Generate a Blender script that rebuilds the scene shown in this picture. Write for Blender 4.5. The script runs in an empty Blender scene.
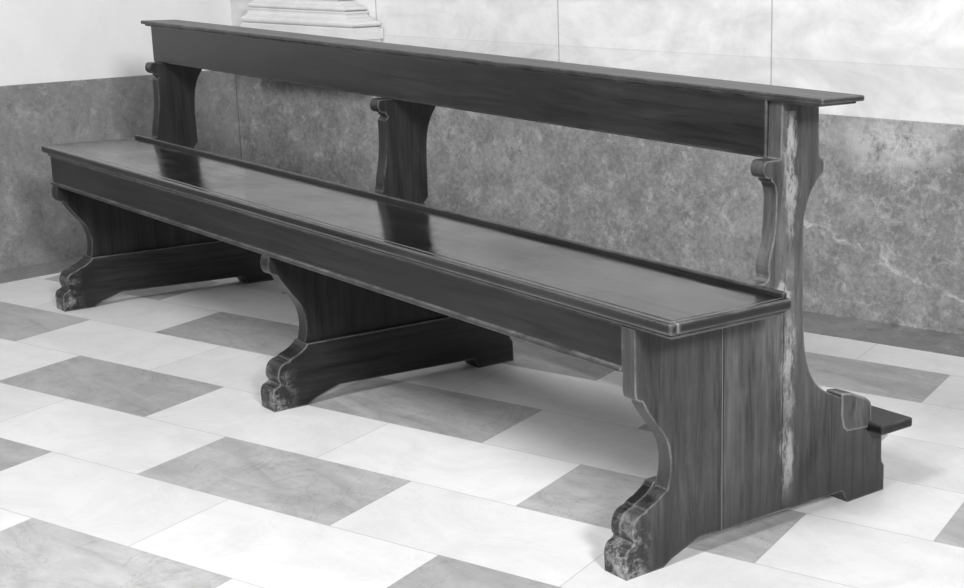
import bpy, bmesh, math
import numpy as np
from mathutils import Matrix, Vector
S=bpy.context.scene
# ---------- camera (a cropped view-camera frame, hence the lens shift)
C=np.array([4.3182,-1.4507,1.0207]);yaw,pit,rol=.7760,.2557,.0133
fw=np.array([-math.cos(yaw)*math.cos(pit),math.sin(yaw)*math.cos(pit),-math.sin(pit)])
r=np.cross(fw,[0,0,1]);r/=np.linalg.norm(r);u=np.cross(r,fw)
rr=r*math.cos(rol)+u*math.sin(rol);uu=-r*math.sin(rol)+u*math.cos(rol)
cam=bpy.data.cameras.new('camera');co=bpy.data.objects.new('camera',cam);S.collection.objects.link(co);S.camera=co
cam.lens=56.58;cam.sensor_width=36;cam.shift_x=-.3004;cam.shift_y=.0408
co.matrix_world=Matrix(((rr[0],uu[0],-fw[0],C[0]),(rr[1],uu[1],-fw[1],C[1]),(rr[2],uu[2],-fw[2],C[2]),(0,0,0,1)))
S.view_settings.view_transform='Standard'
# ---------- material helpers
def mat(name):
    m=bpy.data.materials.new(name);m.use_nodes=True;nt=m.node_tree;return m,nt,nt.nodes['Principled BSDF']
def N(nt,t,**k):
    n=nt.nodes.new(t)
    for a,b in k.items(): setattr(n,a,b)
    return n
def MA(nt,op,a,b=None,c=None):
    n=nt.nodes.new('ShaderNodeMath');n.operation=op
    for i,v in enumerate((a,b,c)):
        if v is None: continue
        if isinstance(v,(int,float)): n.inputs[i].default_value=v
        else: nt.links.new(v,n.inputs[i])
    return n.outputs[0]
def ramp(nt,inp,stops):
    n=nt.nodes.new('ShaderNodeValToRGB');e=n.color_ramp.elements
    while len(e)<len(stops): e.new(.5)
    for i,(p,v) in enumerate(stops): e[i].position=p;e[i].color=(v,v,v,1)
    nt.links.new(inp,n.inputs[0]);return n.outputs[0]
def mixc(nt,fac,a,b,bt='MIX'):
    n=nt.nodes.new('ShaderNodeMix');n.data_type='RGBA';n.blend_type=bt
    for i,v in ((0,fac),(6,a),(7,b)):
        if isinstance(v,(int,float)): n.inputs[i].default_value=v if i==0 else (v,v,v,1)
        else: nt.links.new(v,n.inputs[i])
    return n.outputs[2]
def noise(nt,scale,detail=4,rough=.6,vec=None,dist=0):
    n=N(nt,'ShaderNodeTexNoise');n.inputs['Scale'].default_value=scale;n.inputs['Detail'].default_value=detail;n.inputs['Roughness'].default_value=rough;n.inputs['Distortion'].default_value=dist
    if vec: nt.links.new(vec,n.inputs['Vector'])
    return n.outputs['Fac']
def mapping(nt,scale,rot=(0,0,0)):
    tc=nt.nodes.new('ShaderNodeTexCoord');mp=nt.nodes.new('ShaderNodeMapping');mp.inputs['Scale'].default_value=scale;mp.inputs['Rotation'].default_value=rot
    nt.links.new(tc.outputs['Object'],mp.inputs[0]);return mp.outputs[0]
def wood(name,grain,lo,hi,rough=.32,wear_glint=.5,scuff=0,end=False,base=.15,spec=.5,wc=.26,smudge=False):
    m,nt,b=mat(name)
    v=mapping(nt,grain);one=mapping(nt,(1,1,1))
    g=noise(nt,1.0,7,.7,v,.6)
    fine=noise(nt,4.0,3,.7,v,.2)
    big=noise(nt,3,3,.6,one)
    col=ramp(nt,MA(nt,'ADD',MA(nt,'MULTIPLY',g,.7),MA(nt,'MULTIPLY',fine,.3)),[(.35,lo),(.65,hi)])
    col=mixc(nt,1.0,col,ramp(nt,big,[(.3,.45),(.7,1.0)]),'MULTIPLY')
    tc=nt.nodes.new('ShaderNodeTexCoord');sx=nt.nodes.new('ShaderNodeSeparateXYZ');nt.links.new(tc.outputs['Object'],sx.inputs[0])
    X,Y,Z=sx.outputs['X'],sx.outputs['Y'],sx.outputs['Z']
    if end:
        st=ramp(nt,noise(nt,1,5,.75,mapping(nt,(60,60,3.5)),.4),[(.57,0),(.74,1)])
        st=MA(nt,'MULTIPLY',st,ramp(nt,noise(nt,4,4,.6,one),[(.40,0),(.62,.6)]))
        col=mixc(nt,st,col,.15)
        def line(y,w,zmax):
            d=MA(nt,'ABSOLUTE',MA(nt,'SUBTRACT',Y,y));return MA(nt,'MULTIPLY',MA(nt,'LESS_THAN',d,w),MA(nt,'LESS_THAN',Z,zmax))
        # the planks differ a little in tone
        col=mixc(nt,MA(nt,'MULTIPLY',MA(nt,'GREATER_THAN',Y,.2),MA(nt,'LESS_THAN',Y,.343)),col,mixc(nt,1.0,col,1.25,'MULTIPLY'))
        # scuffed, worn band down the back post
        d=MA(nt,'ABSOLUTE',MA(nt,'ADD',MA(nt,'SUBTRACT',Y,.355),MA(nt,'MULTIPLY',MA(nt,'SUBTRACT',noise(nt,11,3,.6,one),.5),.035)))
        sn=noise(nt,1,8,.86,mapping(nt,(80,80,20)),0)
        th=MA(nt,'ADD',sn,ramp(nt,d,[(.0,.15),(.022,0)]))
        wl=MA(nt,'MULTIPLY',ramp(nt,th,[(.53,0),(.64,1)]),ramp(nt,d,[(.008,1),(.025,0)]))
        wl=MA(nt,'MULTIPLY',wl,ramp(nt,noise(nt,9,4,.65,one),[(.38,.25),(.54,1.0)]))
        wl=MA(nt,'MULTIPLY',wl,ramp(nt,Z,[(.03,0),(.08,1)]))
        wl=MA(nt,'MULTIPLY',wl,MA(nt,'LESS_THAN',Z,.74))
        col=mixc(nt,wl,col,.28)
        # chips where the seat meets the post
        dc=MA(nt,'ADD',MA(nt,'ABSOLUTE',MA(nt,'SUBTRACT',Z,.425)),MA(nt,'ABSOLUTE',MA(nt,'SUBTRACT',Y,.335)))
        ch=ramp(nt,MA(nt,'ADD',dc,MA(nt,'MULTIPLY',MA(nt,'SUBTRACT',noise(nt,60,4,.7,one),.5),.06)),[(.02,.8),(.032,0)])
        col=mixc(nt,ch,col,.32)
        # darker towards the foot
        col=mixc(nt,ramp(nt,MA(nt,'ADD',Z,MA(nt,'MULTIPLY',MA(nt,'SUBTRACT',noise(nt,8,4,.6,one),.5),.12)),[(.02,.6),(.12,0)]),col,.010)
        for y,zm in ((.2,.44),(.343,.44),(.470,.3)): col=mixc(nt,MA(nt,'MULTIPLY',line(y,.0010,zm),.85),col,.003 if y!=.2 else .14)
        col=mixc(nt,MA(nt,'MULTIPLY',line(.2025,.0009,.44),.9),col,.002)
    bv=nt.nodes.new('ShaderNodeBevel');bv.samples=4;bv.inputs[0].default_value=.006
    ge=nt.nodes.new('ShaderNodeNewGeometry')
    dt=nt.nodes.new('ShaderNodeVectorMath');dt.operation='DOT_PRODUCT'
    nt.links.new(bv.outputs[0],dt.inputs[0]);nt.links.new(ge.outputs['Normal'],dt.inputs[1])
    e=MA(nt,'MULTIPLY',MA(nt,'SUBTRACT',1.0,dt.outputs['Value']),6.0);e=MA(nt,'MINIMUM',e,1.0)
    nn=ramp(nt,noise(nt,13,6,.8,one),[(.40,base),(.66,1)])
    e=MA(nt,'MULTIPLY',MA(nt,'MULTIPLY',e,nn),wear_glint)
    col=mixc(nt,e,col,wc)  # pale edges: wear, and edge highlights painted into the colour
    if scuff:
        mk=MA(nt,'MULTIPLY',ramp(nt,Y,[(0.0,1),(.05,0)]),ramp(nt,Z,[(.06,1),(.13,0)]))
        s2=ramp(nt,noise(nt,30,9,.85,one,0),[(.48,0),(.60,1)])
        col=mixc(nt,MA(nt,'MULTIPLY',MA(nt,'MULTIPLY',s2,mk),scuff),col,.36)
    ro=MA(nt,'MULTIPLY_ADD',g,.25,rough-.12)
    if smudge:
        dx=MA(nt,'MULTIPLY',MA(nt,'SUBTRACT',X,2.0),1.4);dy=MA(nt,'MULTIPLY',MA(nt,'SUBTRACT',Y,.15),3.2)
        rd=MA(nt,'SQRT',MA(nt,'ADD',MA(nt,'MULTIPLY',dx,dx),MA(nt,'MULTIPLY',dy,dy)))
        rd=MA(nt,'ADD',rd,MA(nt,'MULTIPLY',MA(nt,'SUBTRACT',noise(nt,13,8,.8,one,.6),.5),.55))
        sm=ramp(nt,rd,[(.08,.75),(.46,0)])
        col=mixc(nt,MA(nt,'MULTIPLY',sm,.85),col,.002)
        ro=MA(nt,'ADD',ro,MA(nt,'MULTIPLY',MA(nt,'SUBTRACT',noise(nt,5,6,.75,one,.5),.5),.45));ro=MA(nt,'MAXIMUM',ro,.09)
        sp=MA(nt,'MULTIPLY_ADD',sm,-spec*.9,spec)
    nt.links.new(col,b.inputs['Base Color'])
    nt.links.new(ro,b.inputs['Roughness'])
    b.inputs['Specular IOR Level'].default_value=spec
    if smudge: nt.links.new(sp,b.inputs['Specular IOR Level'])
    bp=N(nt,'ShaderNodeBump');bp.inputs['Strength'].default_value=.12;bp.inputs['Distance'].default_value=.002
    nt.links.new(g,bp.inputs['Height']);nt.links.new(bp.outputs[0],b.inputs['Normal'])
    return m
M_long=wood('dark_wood_long',(3,40,40),.002,.026,.34,.8,base=.18,spec=.35,wc=.32)
M_seat=wood('seat_wood',(2,26,26),.002,.016,.15,.9,base=.4,spec=.58,wc=.40,smudge=True)  # strong pale edges also paint the highlight along the nosing
M_up=wood('dark_wood_upright',(40,40,3),.002,.030,.38,.6,base=.08,spec=.35)
M_end=wood('end_panel_wood',(34,34,3),.016,.11,.36,.9,.9,True,base=.10,spec=.45,wc=.32)
M_foot=wood('dark_wood_foot',(40,3,40),.002,.030,.38,.85,.6,base=.35,spec=.35,wc=.32)  # pale edges also paint a highlight on the foot's top edge
M_brk=wood('worn_bracket_wood',(34,34,8),.03,.16,.5,1.0,base=.6,spec=.3,wc=.6)
# ---------- mesh helpers
def link(o,par=None):
    S.collection.objects.link(o)
    if par: o.parent=par
    return o
def newobj(name,bm,m,par=None,bevel=0,seg=2):
    bmesh.ops.recalc_face_normals(bm,faces=bm.faces)
    me=bpy.data.meshes.new(name);bm.to_mesh(me);bm.free();me.materials.append(m)
    o=bpy.data.objects.new(name,me);link(o,par)
    if bevel:
        b=o.modifiers.new('bevel','BEVEL');b.width=bevel;b.segments=seg;b.limit_method='ANGLE';b.angle_limit=math.radians(35)
    return o
def prism(bm,pts,a0,a1):
    n=len(pts)
    A=[bm.verts.new((a0,p[0],p[1])) for p in pts];B=[bm.verts.new((a1,p[0],p[1])) for p in pts]
    bm.faces.new(A);bm.faces.new(B[::-1])
    for i in range(n): bm.faces.new((A[i],B[i],B[(i+1)%n],A[(i+1)%n]))
def box(bm,x0,x1,y0,y1,z0,z1): prism(bm,[(y0,z0),(y1,z0),(y1,z1),(y0,z1)],x0,x1)
def smooth(pts,it=1):
    P=[np.array(p,float) for p in pts]
    for _ in range(it):
        Q=[P[0]]
        for a,b in zip(P[:-1],P[1:]): Q+= [a*.75+b*.25,a*.25+b*.75]
        Q.append(P[-1]);P=Q
    return [tuple(p) for p in P]
pew=bpy.data.objects.new('church_pew',None);link(pew)
pew['label']='long dark-stained wooden pew with scrolled supports and rear kneeler';pew['category']='bench'
XI,T,XO=2.487,.0595,2.520
front=[(.079,.135),(.088,.177),(.080,.222),(.054,.255),(.034,.283),(.028,.298),(.020,.300)]
rear=[(.390,.409),(.395,.318),(.411,.269),(.438,.237),(.485,.214)]
rscroll=[(.423,.668),(.425,.655),(.432,.654),(.436,.643),(.436,.631),(.428,.622),(.424,.622),(.415,.611),(.399,.592),(.388,.551)]
rscroll2=[(.424,.668),(.428,.657),(.434,.655),(.440,.643),(.438,.632),(.430,.622),(.420,.602),(.413,.575),(.409,.53),(.409,.47)]
flare=[(.279,.452),(.309,.452),(.303,.483),(.319,.525),(.323,.593),(.320,.612)]
flare2=[(.285,.452),(.293,.452),(.296,.48),(.306,.53),(.309,.58),(.308,.612)]
tab=[(.316,.621),(.310,.624),(.310,.631),(.300,.630),(.292,.636),(.290,.648),(.295,.659),(.302,.660)]
toe=[(-.011,0),(-.012,.035),(-.008,.050),(.004,.055),(.009,.060),(.004,.066),(.003,.080),(.008,.097),(.020,.106),(.032,.108),(.036,.113),(.055,.120),(.077,.136)]
kn=[(.567,.151),(.568,.128),(.609,.120),(.611,.066),(.613,.058),(.619,.050),(.620,0)]
B1,B2=(.568,.174),(.565,.132)
zt=.7609
foot_bottom=[(.519,0),(.504,.025),(.149,.032),(.089,.012),(.069,0)]
toe_s=[toe[0]]+smooth(toe[1:],1)
kn_s=kn[2:]
def panel_pts(notch,full=False):
    P=[(front[0][0],.10)] if not full else list(toe_s[:-1])
    P+=smooth(front,2)
    if notch: P+=smooth([(.012,.303),(.007,.312),(.006,.325),(.009,.336)],1)+[(.012,.3425),(.034,.3425),(.034,.416)]
    else: P+=smooth([(.015,.303),(.012,.312),(.012,.325)],1)+[(.012,.4202)]
    P+=[(.262,.4202),(.262,.452)]
    P+=smooth(flare2 if notch else flare,2)+smooth(tab,2)
    if notch: P+=[(.346,.660),(.346,zt-.002)]
    else: P+=[(.331,.660),(.333,zt-.002)]
    P+=[(.420,zt-.002)]+smooth([(.420,.739),(.422,.69)]+(rscroll2 if notch else rscroll),2)+smooth(([(.409,.43)] if notch else [])+rear,2)
    P+=[B1]
    if full: P+=[B2]+kn_s+foot_bottom
    else: P+=[B2,(B2[0],.10)]
    return P
def foot_pts():
    return toe_s[:-1]+[(.077,.14),(kn[0][0],.14),kn[1]]+kn_s+foot_bottom
for i,xo in enumerate((0,1.2215,2.443)):
    bm=bmesh.new();x0=xo+.0195+.008;x1=x0+.035
    if i==2: x0,x1=XI,XO
    prism(bm,panel_pts(i<2,i==2),x0,x1)
    p=newobj('support_panel',bm,M_end if i==2 else M_up,pew,.0022)
    bm=bmesh.new();prism(bm,foot_pts(),xo+.0195,xo+.0195+T if i<2 else XI-.0005)
    newobj('foot',bm,M_foot,p,.003)
    if i==2:
        bm=bmesh.new()
        prism(bm,[(.494,.218),(.518,.214),(.542,.205),(.560,.197),(.573,.187),(.576,.176),(.576,.142),(.566,.137),(.512,.141),(.500,.150),(.494,.175)],XI-.006,XO+.003)
        q=newobj('kneeler_bracket',bm,M_brk,p,.003,2);q['label']='pale chipped wooden bracket end'
Ls=2.621
bm=bmesh.new()
box(bm,.0,Ls,0.0,.016,.430,.45)
box(bm,.014,Ls-.014,.0155,.262,.431,.4492)
box(bm,Ls-.015,Ls,.0155,.262,.430,.45)
box(bm,.0,.015,.0155,.262,.430,.45)
box(bm,.010,Ls-.010,.010,.26,.4205,.4305)
newobj('seat',bm,M_seat,pew,.005,4)
bm=bmesh.new();box(bm,.005,Ls-.012,.252,.262,.44,.459);newobj('seat_batten',bm,M_long,pew,.003,3)
bm=bmesh.new();box(bm,.024,XI,.013,.033,.345,.4215);box(bm,.022,XI,.008,.034,.343,.351);newobj('apron',bm,M_long,pew,.002)
bm=bmesh.new();box(bm,.005,2.4885,.3255,.345,.659,zt-.0);newobj('back_board',bm,M_long,pew,.003)
bm=bmesh.new();box(bm,-.047,2.624,.3256-.006,.4214,zt,zt+.0095);box(bm,-.035,2.612,.3256,.415,zt-.005,zt+.001);newobj('book_ledge',bm,M_long,pew,.003,3)
bm=bmesh.new();box(bm,.0,2.56,.566,.652,.129,.148);newobj('kneeler',bm,M_long,pew,.004)
# ---------- setting
phi,phL,wx,wy,zw=.2674,.2165,-.7669,.9232,.5577
dA=np.array([math.cos(phi),math.sin(phi),0]);nA=np.array([math.sin(phi),-math.cos(phi),0])
dB=np.array([math.sin(phL),-math.cos(phL),0]);nB=np.array([math.cos(phL),math.sin(phL),0])
O=np.array([wx,wy,0])
def acoord(nt):
    ge=nt.nodes.new('ShaderNodeTexCoord');dt=nt.nodes.new('ShaderNodeVectorMath');dt.operation='DOT_PRODUCT'
    nt.links.new(ge.outputs['Object'],dt.inputs[0]);dt.inputs[1].default_value=tuple(dA)
    sp=nt.nodes.new('ShaderNodeSeparateXYZ');nt.links.new(ge.outputs['Object'],sp.inputs[0])
    return MA(nt,'SUBTRACT',dt.outputs['Value'],float(O@dA)),sp.outputs['Z']
def stone(name,lo,hi,scale,rough=.45,fine=0,vein=False,blocks=False):
    m,nt,b=mat(name)
    v=mapping(nt,(1,1,1))
    n1=noise(nt,scale,9,.75,v,.3);n2=noise(nt,scale*.25,4,.6,v,.3)
    col=ramp(nt,MA(nt,'ADD',MA(nt,'MULTIPLY',n1,.6),MA(nt,'MULTIPLY',n2,.4)),[(.36,lo),(.64,hi)])
    if fine:
        n5=noise(nt,75,6,.8,v,0);col=mixc(nt,1.0,col,ramp(nt,n5,[(.35,1-fine),(.60,1.0)]),'MULTIPLY')
        n6=ramp(nt,noise(nt,16,10,.88,v,.2),[(.52,0),(.62,1)]);col=mixc(nt,MA(nt,'MULTIPLY',n6,.5),col,hi*1.6)
        n7=ramp(nt,noise(nt,15,10,.88,v,.2),[(.38,1),(.48,0)]);col=mixc(nt,MA(nt,'MULTIPLY',n7,.6),col,lo*.5)
    if vein:
        a,z=acoord(nt)
        for z0,k,amp,w_,a0,a1,st in ((.25,.36,.14,.0030,2.2,2.78,.6),(.225,.12,.24,.0025,2.45,2.8,.35),(.33,-.1,.22,.004,2.35,2.8,.2),(.16,.5,.3,.0025,2.35,2.8,.3)):
            wob=MA(nt,'MULTIPLY',MA(nt,'SUBTRACT',noise(nt,7,7,.7,v,.3),.5),amp)
            d=MA(nt,'ABSOLUTE',MA(nt,'ADD',MA(nt,'ADD',MA(nt,'MULTIPLY_ADD',MA(nt,'SUBTRACT',a,2.28),k,-z0),z),wob))
            w=MA(nt,'MULTIPLY',ramp(nt,d,[(0,1),(w_*2.2,0)]),MA(nt,'MULTIPLY',MA(nt,'GREATER_THAN',a,a0),MA(nt,'LESS_THAN',a,a1)))
            w=MA(nt,'MULTIPLY',w,ramp(nt,noise(nt,14,4,.6,v),[(.4,.15),(.55,1)]))
            col=mixc(nt,MA(nt,'MULTIPLY',w,st),col,.55)
        da=MA(nt,'SUBTRACT',a,2.54);dz=MA(nt,'SUBTRACT',z,.50)
        rr_=MA(nt,'SQRT',MA(nt,'ADD',MA(nt,'MULTIPLY',da,da),MA(nt,'MULTIPLY',MA(nt,'MULTIPLY',dz,dz),4.0)))
        bl=MA(nt,'MULTIPLY',ramp(nt,rr_,[(.02,1),(.22,0)]),ramp(nt,noise(nt,15,9,.85,v,.2),[(.36,0),(.56,1)]))
        col=mixc(nt,bl,col,.5)
    if blocks:
        pt=noise(nt,1,6,.6,mapping(nt,(3.5,3.5,7)),.9)
        col=mixc(nt,1.0,col,ramp(nt,pt,[(.35,.78),(.58,1.0)]),'MULTIPLY')
        a,z=acoord(nt)
        fa=MA(nt,'DIVIDE',MA(nt,'SUBTRACT',a,1.408),.736);fz=MA(nt,'DIVIDE',MA(nt,'SUBTRACT',z,.70),.62)
        cb=nt.nodes.new('ShaderNodeCombineXYZ');nt.links.new(MA(nt,'FLOOR',fa),cb.inputs[0]);nt.links.new(MA(nt,'FLOOR',fz),cb.inputs[1])
        wn=nt.nodes.new('ShaderNodeTexWhiteNoise');nt.links.new(cb.outputs[0],wn.inputs['Vector'])
        col=mixc(nt,1.0,col,MA(nt,'MULTIPLY_ADD',wn.outputs['Value'],.14,.86),'MULTIPLY')
        def jl(fx,w):
            q=MA(nt,'FRACT',fx);return MA(nt,'LESS_THAN',MA(nt,'MINIMUM',q,MA(nt,'SUBTRACT',1.0,q)),w)
        col=mixc(nt,MA(nt,'MULTIPLY',jl(fa,.0028),.65),col,.2);col=mixc(nt,MA(nt,'MULTIPLY',jl(fz,.0025),.2),col,.3)
    nt.links.new(col,b.inputs['Base Color']);b.inputs['Roughness'].default_value=rough
    return m
M_wain=stone('grey_marble',.17,.32,13,.4,.4,True)
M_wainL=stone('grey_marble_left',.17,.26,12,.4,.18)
M_white=stone('pale_stone_wall',.68,.84,7,.55,0,False,True)
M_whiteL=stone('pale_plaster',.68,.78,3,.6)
M_pil=stone('pilaster_stone',.56,.70,9,.6)
M_border=stone('grey_border_marble',.15,.25,9,.38,.15)
def rectring(bm,a0,a1,t0,t1,z):
    R=[]
    for a,t in ((a0,t0),(a1,t0),(a1,t1),(a0,t1)):
        q=O+dA*a+nA*t;R.append(bm.verts.new((q[0],q[1],z)))
    return R
def wallbox(name,d,n,a0,a1,t0,t1,z0,z1,m,bev=0):
    bm=bmesh.new();vs=[]
    for z in (z0,z1):
        for a,t in ((a0,t0),(a1,t0),(a1,t1),(a0,t1)):
            q=O+d*a+n*t;vs.append(bm.verts.new((q[0],q[1],z)))
    for fc in ((3,2,1,0),(4,5,6,7),(0,1,5,4),(1,2,6,5),(2,3,7,6),(3,0,4,7)): bm.faces.new([vs[k] for k in fc])
    o=newobj(name,bm,m,None,bev);o['kind']='structure';return o
wallbox('wall_back',dA,nA,-.1,6.5,-.12,-.008,0,3.2,M_white)
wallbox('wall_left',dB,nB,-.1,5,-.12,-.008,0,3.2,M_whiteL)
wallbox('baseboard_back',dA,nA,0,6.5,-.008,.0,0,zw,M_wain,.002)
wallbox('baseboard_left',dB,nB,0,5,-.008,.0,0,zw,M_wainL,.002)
wallbox('trim_2',dA,nA,.0,6.4,.0,.20,0,.0015,M_border)
wallbox('trim_3',dB,nB,.0,5,.0,.16,0,.0015,M_border)
# pilaster base with rounded mouldings, standing on the wainscot
def half(z0,z1,o_in,bulge,n=8):
    return [(z0+(z1-z0)*(.5-.5*math.cos(math.pi*k/n)),o_in+bulge*math.sin(math.pi*k/n)) for k in range(n+1)]
prof=[(zw,.155),(.676,.155),(.676,.166),(.690,.166),(.690,.176),(.722,.176),(.722,.160),(.726,.160)]
prof+=half(.727,.748,.146,.022)+[(.748,.140),(.753,.140),(.753,.128),(.757,.118),(.763,.112),(.769,.112),(.769,.118),(.774,.118)]
prof+=half(.775,.790,.094,.016)+[(.790,.088),(.794,.088),(.794,.072),(.800,.062),(.805,.062),(.805,.056)]
prof+=half(.806,.818,.042,.012)+[(.819,.034),(.823,.034),(.823,.022),(.828,.012),(.838,.004),(.85,.0),(3.2,0)]
bm=bmesh.new();prev=None
for z,o_ in prof:
    p=.042+.45*o_
    R=rectring(bm,.089+1.15*.09-.12*(o_-.12),.527+o_,-.004,p,z)
    if prev:
        for k in range(4): bm.faces.new((prev[k],prev[(k+1)%4],R[(k+1)%4],R[k]))
    else: bm.faces.new(R[::-1])
    prev=R
bm.faces.new(prev)
o=newobj('trim_1',bm,M_pil);o['kind']='structure'
# floor
a_,b_,oa,ob,tA,tB=.5082,.2489,-.2770,-.1335,.2834,.4175
bm=bmesh.new();uvl=bm.loops.layers.uv.new('tiles')
Mi=np.linalg.inv(np.array([[a_*math.cos(tA),b_*math.sin(tB)],[a_*math.sin(tA),-b_*math.cos(tB)]]))
vs=[bm.verts.new(p) for p in ((-3,-6,0),(9,-6,0),(9,6,0),(-3,6,0))];fc=bm.faces.new(vs)
for l in fc.loops:
    w=Mi@np.array([l.vert.co.x-oa,l.vert.co.y-ob]);l[uvl].uv=(w[0],w[1])
m,nt,b=mat('marble_tile_floor')
uv=N(nt,'ShaderNodeUVMap',uv_map='tiles');sx=nt.nodes.new('ShaderNodeSeparateXYZ');nt.links.new(uv.outputs[0],sx.inputs[0])
i_,j_=sx.outputs['X'],sx.outputs['Y']
row=MA(nt,'FLOOR',j_);par=MA(nt,'FLOORED_MODULO',row,2.0)
ip=MA(nt,'SUBTRACT',i_,MA(nt,'MULTIPLY',par,1.5));um=MA(nt,'FLOORED_MODULO',ip,3.0)
dark=MA(nt,'LESS_THAN',um,1.0)
tid=MA(nt,'FLOOR',ip)
cb=nt.nodes.new('ShaderNodeCombineXYZ');nt.links.new(tid,cb.inputs[0]);nt.links.new(row,cb.inputs[1])
wn=nt.nodes.new('ShaderNodeTexWhiteNoise');nt.links.new(cb.outputs[0],wn.inputs['Vector']);rnd=wn.outputs['Value']
vo=nt.nodes.new('ShaderNodeVectorMath');vo.operation='MULTIPLY_ADD';tc=nt.nodes.new('ShaderNodeTexCoord')
nt.links.new(wn.outputs['Color'],vo.inputs[0]);vo.inputs[1].default_value=(9,9,9);nt.links.new(tc.outputs['Object'],vo.inputs[2])
# diagonal, streaky figure in the grey tiles
mp=nt.nodes.new('ShaderNodeMapping');mp.inputs['Scale'].default_value=(4,15,1);mp.inputs['Rotation'].default_value=(0,0,-.9);nt.links.new(vo.outputs[0],mp.inputs[0])
n1=noise(nt,5,8,.7,vo.outputs[0],1.2);n2=noise(nt,30,6,.75,vo.outputs[0],.3);n3=noise(nt,1,6,.7,mp.outputs[0],.9)
nv=noise(nt,4,6,.65,vo.outputs[0],1.5);vn=ramp(nt,MA(nt,'ABSOLUTE',MA(nt,'SUBTRACT',nv,.5)),[(0,1),(.012,0)])
dk=ramp(nt,n1,[(.3,.32),(.7,.50)]);dk=mixc(nt,.45,dk,ramp(nt,n3,[(.32,.20),(.68,.62)]));dk=mixc(nt,.2,dk,ramp(nt,n2,[(.3,.24),(.7,.56)]));dk=mixc(nt,MA(nt,'MULTIPLY',vn,.35),dk,.16)
lt=ramp(nt,n1,[(.28,.64),(.6,.75)]);lt=mixc(nt,.12,lt,ramp(nt,n3,[(.3,.5),(.7,.85)]));lt=mixc(nt,MA(nt,'MULTIPLY',vn,.14),lt,.42)
lt=mixc(nt,1.0,lt,MA(nt,'MULTIPLY_ADD',rnd,.12,.88),'MULTIPLY');dk=mixc(nt,1.0,dk,MA(nt,'MULTIPLY_ADD',rnd,.35,.72),'MULTIPLY')
col=mixc(nt,dark,lt,dk)
fi=MA(nt,'FRACT',ip);fj=MA(nt,'FRACT',j_)
e1=MA(nt,'MINIMUM',fi,MA(nt,'SUBTRACT',1.0,fi));e2=MA(nt,'MINIMUM',fj,MA(nt,'SUBTRACT',1.0,fj))
jt=MA(nt,'MAXIMUM',MA(nt,'LESS_THAN',e1,.003),MA(nt,'LESS_THAN',e2,.006))
col=mixc(nt,MA(nt,'MULTIPLY',jt,.38),col,.2)
nt.links.new(col,b.inputs['Base Color']);b.inputs['Roughness'].default_value=.42
fl=newobj('floor',bm,m);fl['kind']='structure'
# ---------- light
w=bpy.data.worlds.new('w');S.world=w;w.use_nodes=True;w.node_tree.nodes['Background'].inputs[0].default_value=(1,1,1,1);w.node_tree.nodes['Background'].inputs[1].default_value=.15
def area(name,loc,tgt,size,en):
    l=bpy.data.lights.new(name,'AREA');l.size=size;l.energy=en;o=bpy.data.objects.new(name,l);link(o);o.location=loc
    o.rotation_euler=(Vector(tgt)-Vector(loc)).to_track_quat('-Z','Y').to_euler();return o
area('side_area_light',(6.2,-1.2,2.4),(.8,.5,.3),.7,235)  # added lamp, no known window; placed so the panels shade the floor
area('high_area_light',(3.0,-2.5,3.3),(1.1,.6,.2),.9,150)  # added overhead lamp, no known window; set to throw the seat's shadow back
